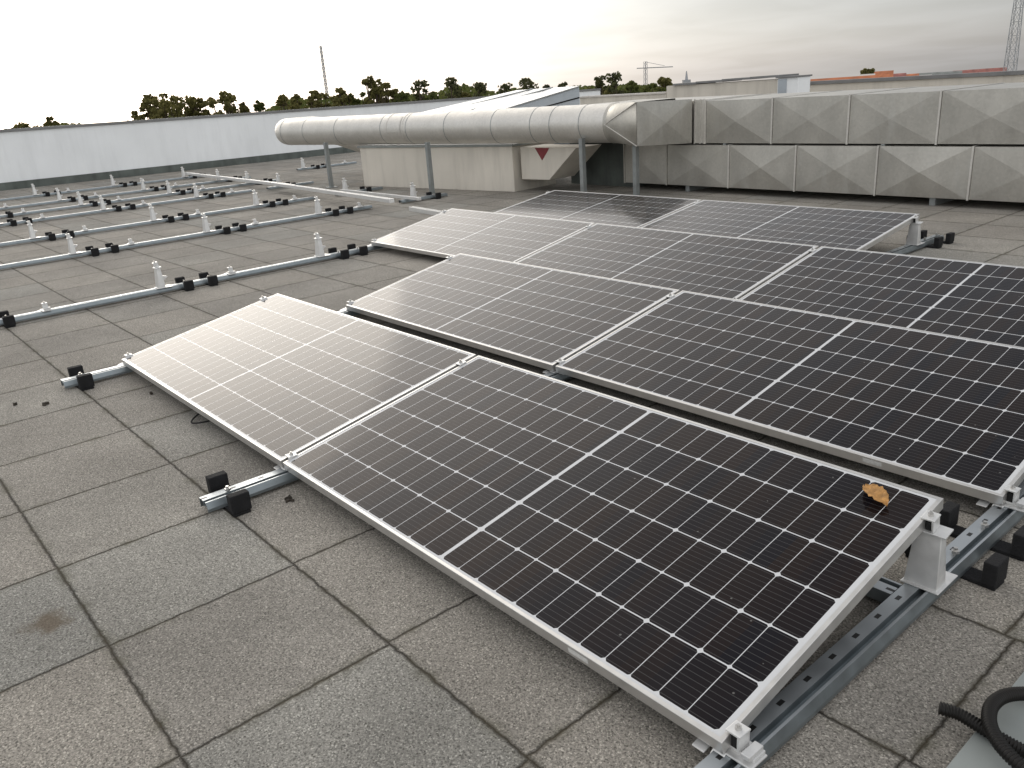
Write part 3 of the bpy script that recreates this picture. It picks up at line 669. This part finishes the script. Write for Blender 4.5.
# corrugated conduit: loop plus a free end
def spline(pts, n=14):
    pts = [Vector(p) for p in pts]; out_ = []
    for i in range(len(pts)-1):
        p0, p1, p2, p3 = pts[max(i-1, 0)], pts[i], pts[i+1], pts[min(i+2, len(pts)-1)]
        for k in range(n):
            t = k/n; out_.append(.5*((2*p1)+(p2-p0)*t+(2*p0-5*p1+4*p2-p3)*t*t+(3*p1-p0-3*p2+p3)*t**3))
    out_.append(pts[-1]); return out_
def conduit(name, pts, label, r=.014):
    pts = spline(pts); L = [0]
    for a, b_ in zip(pts, pts[1:]): L.append(L[-1]+(b_-a).length)
    step = .0018; s = 0; j = 0; P = []; Rr = []
    while s < L[-1]:
        while L[j+1] < s: j += 1
        P.append(pts[j].lerp(pts[j+1], (s-L[j])/(L[j+1]-L[j]))); Rr.append(r*(1+.13*math.sin(len(P)*math.pi/2*1.0))); s += step
    o = MB().tube(P, Rr, 14).build(name, M_conduit, None, smooth=False)
    for p_ in o.data.polygons: p_.use_smooth = True
    return tag(o, label, 'conduit')
conduit('corrugated_conduit', [(4.462, .466, .055), (4.50, .482, .050), (4.56, .478, .046), (4.63, .474, .044), (4.72, .49, .044), (4.85, .55, .044), (5.0, .7, .044)], 'black corrugated conduit end poking over the grey cover sheet')
cc = (4.68, .55)
conduit('corrugated_conduit', [(cc[0]+.13*math.cos(a)*1.05, cc[1]+.155*math.sin(a), .046+.03*max(0, math.cos(a-3.8))) for a in [math.radians(x) for x in range(20, 381, 24)]]+[(4.9, .62, .046), (5.1, .6, .046)], 'black corrugated conduit coiled in a loop on the grey cover sheet')

for i, (x, y, s, lb) in enumerate(((.19, -.47, .020, 'dark crumb of dirt on the paving near the left frame edge'), (.5, -.01, .012, 'tiny dark crumb on the paving beside the left rail end'),
                              (.05, -.59, .012, 'smallest dark crumb at the left frame edge'), (2.26, -.06, .016, 'dark crumb on the paving beside the middle rail foot'))):
    mb = MB()
    for j in range(6):
        c = Vector((random.uniform(-s, s), random.uniform(-s, s)*.6, .003)); a_ = random.random()*3
        mb.box(-s*.5, s*.5, -s*.22, s*.22, -.004, random.uniform(.004, .012), Matrix.Translation(c) @ Matrix.Rotation(a_, 4, 'Z'))
    tag(mb.build('dirt_crumb', M_crumb, None, .002, loc=(x, y, 0)), lb, 'debris')
tag(MB().tube(spline([(1.02, .08, .01), (1.10, -.0, .012), (1.18, -.03, .02), (1.24, .02, .03), (1.20, .09, .02), (1.12, .10, .012), (1.2, .2, .04), (1.3, .4, .08)]), .004, 8).build('cable_loop', M_rubber, None, smooth=True), 'small black cable loop peeping out under the left front panel', 'cable')

# ------------------------------------------------------------------ trees beyond the roof
def tree(px, ptop, wpx, dist, kind, label, cat='tree'):
    if kind != 'pine': ptop -= 3.5
    top = far(px, ptop, dist); w = wpx/FPX*dist/2
    G_ = gz(top.y); H = top.z-G_; base_ = Vector((top.x, top.y, G_))
    r = tag(empty({'pine': 'pine_tree', 'bush': 'broadleaf_tree', 'shrub': 'round_tree'}[kind], base_), label, cat, 'trees beyond the roof edge')
    rnd = random.Random(int(px*13+ptop))
    mb = MB(); trunk = MB()
    lean = Vector((rnd.uniform(-.4, .4), rnd.uniform(-.4, .4), 0))
    trunk.tube([(0, 0, 0), lean*.5+Vector((0, 0, H*.5)), lean+Vector((0, 0, H*.93))], [.035*H/2, .02*H/2, .006*H/2], 7)
    clumps = []
    if kind == 'pine':
        n_ = 11
        for j in range(n_):
            f = j/(n_-1); z = H-.3*w-(1-f)*w*2.3; rr = w*(1-.6*f**1.5)*rnd.uniform(.35, 1.0); a = rnd.uniform(0, 6.28)
            c = Vector((math.cos(a)*rr*.8, math.sin(a)*rr*.8, z)); clumps.append((c, w*rnd.uniform(.34, .52), w*rnd.uniform(.2, .3)))
            trunk.tube([lean*f+Vector((0, 0, z-H*.05)), c], [.008*H/2, .004*H/2], 5)
        clumps.append((Vector((lean.x*.9, lean.y*.9, H-.25*w)), w*.45, w*.26))
    else:
        n_ = 30 if kind == 'bush' else 22
        for j in range(n_):
            a = rnd.uniform(0, 6.28); rr = w*math.sqrt(rnd.random())*.78; f = rnd.random()
            rz_ = w*rnd.uniform(.11, .2); z = H-rz_-w*.75*(rr/w)**2-f*w*1.3; c = Vector((math.cos(a)*rr, math.sin(a)*rr, z)); clumps.append((c, w*rnd.uniform(.14, .27), rz_))
            trunk.tube([lean*.5+Vector((0, 0, H*.45)), c], [.01*H/2, .004*H/2], 5)
    s0 = dist*.0016
    for c, rx, rz in clumps:
        nl = int(min(520, max(40, 3.3*rx*rz/(s0*s0))))
        if kind == 'pine': nl = int(nl*.9)
        for j in range(nl):
            while True:
                v = Vector((rnd.uniform(-1, 1), rnd.uniform(-1, 1), rnd.uniform(-1, 1)))
                if .25 < v.length < 1: break
            p = c+Vector((v.x*rx, v.y*rx, v.z*rz)); s = s0*rnd.uniform(.6, 1.5)
            a = Vector((rnd.gauss(0, 1), rnd.gauss(0, 1), rnd.gauss(0, 1))).normalized(); b2 = a.orthogonal().normalized()
            mb.add([p+a*s, p+b2*s*.8, p-a*s, p-b2*s*.8], [(0, 1, 2, 3)])
    me = bpy.data.meshes.new('crown'); me.from_pydata(mb.v, [], mb.f); me.materials.append({'pine': M_fol2, 'bush': M_fol1, 'shrub': M_fol3}[kind])
    oc = bpy.data.objects.new('crown', me); COL.objects.link(oc); oc.parent = r
    trunk.build('trunk', M_trunk, r)
T = [(20, 121, 34, 95, 'bush', 'small tree top at the far left above the white parapet'),
     (50, 119, 14, 95, 'bush', 'tiny tree top right of the far left one above the parapet'),
     (143, 95, 30, 77, 'bush', 'leftmost leafy tree of the clump above the white parapet'),
     (161, 92, 40, 75, 'bush', 'widest leafy tree of the clump above the white parapet'),
     (178, 95, 36, 78, 'bush', 'leafy tree between the widest one and the sparse one above the parapet'),
     (196, 99, 22, 76, 'bush', 'narrow leafy tree in the middle of the clump above the parapet'),
     (222, 93, 34, 74, 'bush', 'sparse open tree at the right end of the clump above the parapet'),
     (243, 106, 12, 90, 'bush', 'tiny round tree top just right of the sparse tree'),
     (258, 104, 10, 95, 'shrub', 'tiny tree top just left of the dense dark bush'),
     (288, 93, 32, 70, 'bush', 'dense rounded dark tree standing alone left of the antenna mast'),
     (316, 92, 26, 74, 'bush', 'dark tree directly behind the antenna mast'),
     (338, 90, 28, 72, 'bush', 'dark tree just right of the antenna mast'),
     (356, 92, 26, 74, 'shrub', 'lighter green tree between two dark ones right of the mast'),
     (372, 78, 30, 70, 'bush', 'tall dark tree with a pointed top above the round duct'),
     (386, 84, 26, 72, 'bush', 'dark tree leaning against the tall pointed one'),
     (402, 92, 22, 70, 'shrub', 'low light green tree between the pointed tree and the pines'),
     (420, 80, 22, 76, 'pine', 'first pine with a round head right of the pointed dark tree'),
     (432, 94, 22, 80, 'shrub', 'low green tree between the first two pines'),
     (450, 77, 24, 76, 'pine', 'tallest pine with layered branches behind the sloping white housing'),
     (462, 91, 20, 78, 'bush', 'low dark tree at the foot of the tallest pine'),
     (482, 82, 24, 80, 'pine', 'pine with a leaning crown just right of the tallest pine'),
     (503, 83, 26, 82, 'pine', 'pine in the middle above the sloping white housing'),
     (528, 78, 30, 80, 'pine', 'broad pine near the top of the sloping white housing'),
     (547, 85, 12, 90, 'pine', 'tiny pine top left of the highest housing corner'),
     (561, 83, 14, 90, 'pine', 'tiny pine top above the highest housing corner'),
     (597, 76, 18, 70, 'pine', 'left of the twin dark trees right of the white housing'),
     (614, 72, 22, 68, 'pine', 'right and taller of the twin dark trees right of the housing'),
     (588, 90, 18, 75, 'bush', 'low dark tree at the left of the twin dark trees'),
     (606, 85, 30, 74, 'bush', 'low green tree below the twin dark trees'),
     (630, 84, 22, 80, 'shrub', 'low green tree just left of the crane'),
     (652, 84, 26, 82, 'shrub', 'low green tree right below the crane'),
     (664, 79, 16, 85, 'bush', 'dark tree top where the cream roof housing begins'),
     (868, 70, 13, 110, 'bush', 'single dark tree in front of the white gable beyond the ducts')]
for a in T: tree(*a)
# far woodland belt that reads as one mass
mb = MB(); rnd = random.Random(5)
for j in range(14000):
    px = rnd.uniform(-60, 672); dist = rnd.uniform(100, 150); P = far(px, 100, dist)
    hz = -.0 + 1.2*math.sin(px*.045)+.8*math.sin(px*.11+1)
    topz = (.55+.25*hz if px < 262 else 1.35+.42*hz) if px < 545 else .45+.25*hz
    z = topz-abs(rnd.gauss(0, 1.3)); s = rnd.uniform(.12, .32)
    p = Vector((P.x, P.y, z)); a = Vector((rnd.gauss(0, 1), rnd.gauss(0, 1), rnd.gauss(0, 1))).normalized(); b2 = a.orthogonal().normalized()
    mb.add([p+a*s, p+b2*s, p-a*s, p-b2*s], [(0, 1, 2, 3)])
me = bpy.data.meshes.new('woodland'); me.from_pydata(mb.v, [], mb.f); me.materials.append(M_fol3)
ow = bpy.data.objects.new('woodland', me); COL.objects.link(ow); tag(ow, 'low belt of green woodland along the horizon behind the parapet', 'woodland', kind='stuff')

# ------------------------------------------------------------------ far houses, masts, crane
def house(px, ptop, wpx, dist, roofm, label, hr_=.45, gable=False):
    c = far(px, ptop, dist); w = wpx/FPX*dist; d_ = ray(px, 60); d_.z = 0; yaw = math.atan2(d_.y, d_.x)-math.pi/2+(math.pi/2 if gable else 0)
    if gable: w, dep = 9., w
    else: dep = 8.
    r = tag(empty('house', (c.x, c.y, gz(c.y)), (0, 0, yaw)), label, 'house', 'far houses beyond the roof')
    H = c.z-gz(c.y); rh = min(2.6, H*hr_); e_ = H-rh
    MB().prism([(-w/2, 0), (w/2, 0), (w/2, e_), (-w/2, e_)], -dep/2, dep/2).build('wall', M_house, r)
    MB().prism([(-dep/2-.3, e_+.01), (dep/2+.3, e_+.01), (0, H)], -w/2-.25, w/2+.25, 'x').build('roof', roofm, r)
    nw = max(1, int(w/3))
    for j in range(nw):
        x = -w/2+w*(j+.5)/nw; MB().box(x-.5, x+.5, -dep/2-.05, -dep/2-.01, e_-1.7, e_-.5).build('window', M_window, r)
house(837, 77.5, 62, 95, M_brick, 'long building with an orange tiled roof beyond the pale parapet', .5)
house(867, 74, 9, 100, M_house, 'white gabled house at the end of the long orange roof', .3)
house(883, 71, 15, 230, M_brick, 'orange roofed house right of the single dark tree', .6)
house(897, 73.5, 13, 240, M_redroof, 'dull red roofed house, second right of the single dark tree', .6)
house(909, 74, 14, 250, M_brick, 'small orange roofed house, third right of the single dark tree', .6)
house(923, 75, 12, 250, M_house, 'pale flat-looking house left of the grey roofed houses', .3)
house(930, 72.5, 18, 280, M_greyroof, 'grey roofed house nearer the orange ones', .6)
house(948, 71.5, 20, 290, M_greyroof, 'grey roofed house nearer the red ones', .6)
house(966, 70, 18, 300, M_redroof, 'red roofed house at the left of the far right row', .6)
house(980, 69, 16, 310, M_redroof, 'red roofed house in the middle of the far right row', .6)
house(994, 68, 17, 320, M_redroof, 'red roofed house nearest the lattice tower', .6)
def lattice(name, base_, H, w0, w1, n_, r_, label, cat):
    r = tag(empty(name, base_), label, cat); mb = MB(); br = MB()
    def cor(t): w = w0+(w1-w0)*t; return [Vector((sx*w/2, sy*w/2, H*t)) for sx, sy in ((-1, -1), (1, -1), (1, 1), (-1, 1))]
    for k in range(4): mb.tube([cor(0)[k], cor(1)[k]], [r_*1.3, r_], 5)
    for i in range(n_):
        a, b_ = cor(i/n_), cor((i+1)/n_)
        for k in range(4):
            br.tube([a[k], b_[(k+1) % 4]], r_*.6, 4); br.tube([a[(k+1) % 4], b_[k]], r_*.6, 4); br.tube([b_[k], b_[(k+1) % 4]], r_*.6, 4)
    mb.build('leg', M_mast, r); br.build('bracing', M_mast, r); return r
p = far(1010.5, 66, 190); lattice('lattice_tower', (p.x, p.y, gz(p.y)), 40, 2.1, .5, 17, .06, 'tall grey lattice tower rising at the right frame edge', 'tower')
p = far(320.5, 46, 170); lattice('antenna_mast', (p.x, p.y, gz(p.y)), p.z-gz(p.y), .55, .3, 30, .05, 'thin antenna mast standing among the trees', 'mast')
p = far(645.5, 66, 330); cr = lattice('tower_crane', (p.x, p.y, gz(p.y)), p.z-gz(p.y)+1.5, 1.0, 1.0, 12, .06, 'distant tower crane with its jib pointing right', 'crane')
q_ = far(673, 68.5, 330); jd = (q_-p); jd.z = 0; H_ = p.z-gz(p.y); jd2 = jd.normalized()
MB().tube([Vector((0, 0, H_-.6))-jd2*3.2, Vector((0, 0, H_-.6))+jd+Vector((0, 0, q_.z-p.z+1.2))], .18, 5).build('jib', M_mast, cr)
MB().tube([Vector((0, 0, H_+1.4)), Vector((0, 0, H_-.4))+jd*.7], .07, 4).build('tie_rod', M_mast, cr)
p = far(686.5, 71, 60); fm = tag(empty('flue_mast', (p.x, p.y, gz(p.y))), 'small dark pole standing behind the cream roof housing', 'pole')
MB().tube([(0, 0, 0), (0, 0, p.z-gz(p.y)-.5), (0, 0, p.z-gz(p.y))], [.12, .1, .03], 8).build('pole', M_mast, fm)
MB().tube([(0, 0, p.z-gz(p.y)-1.1), (0, 0, p.z-gz(p.y)-.55)], .28, 8).build('pole_head', M_mast, fm)
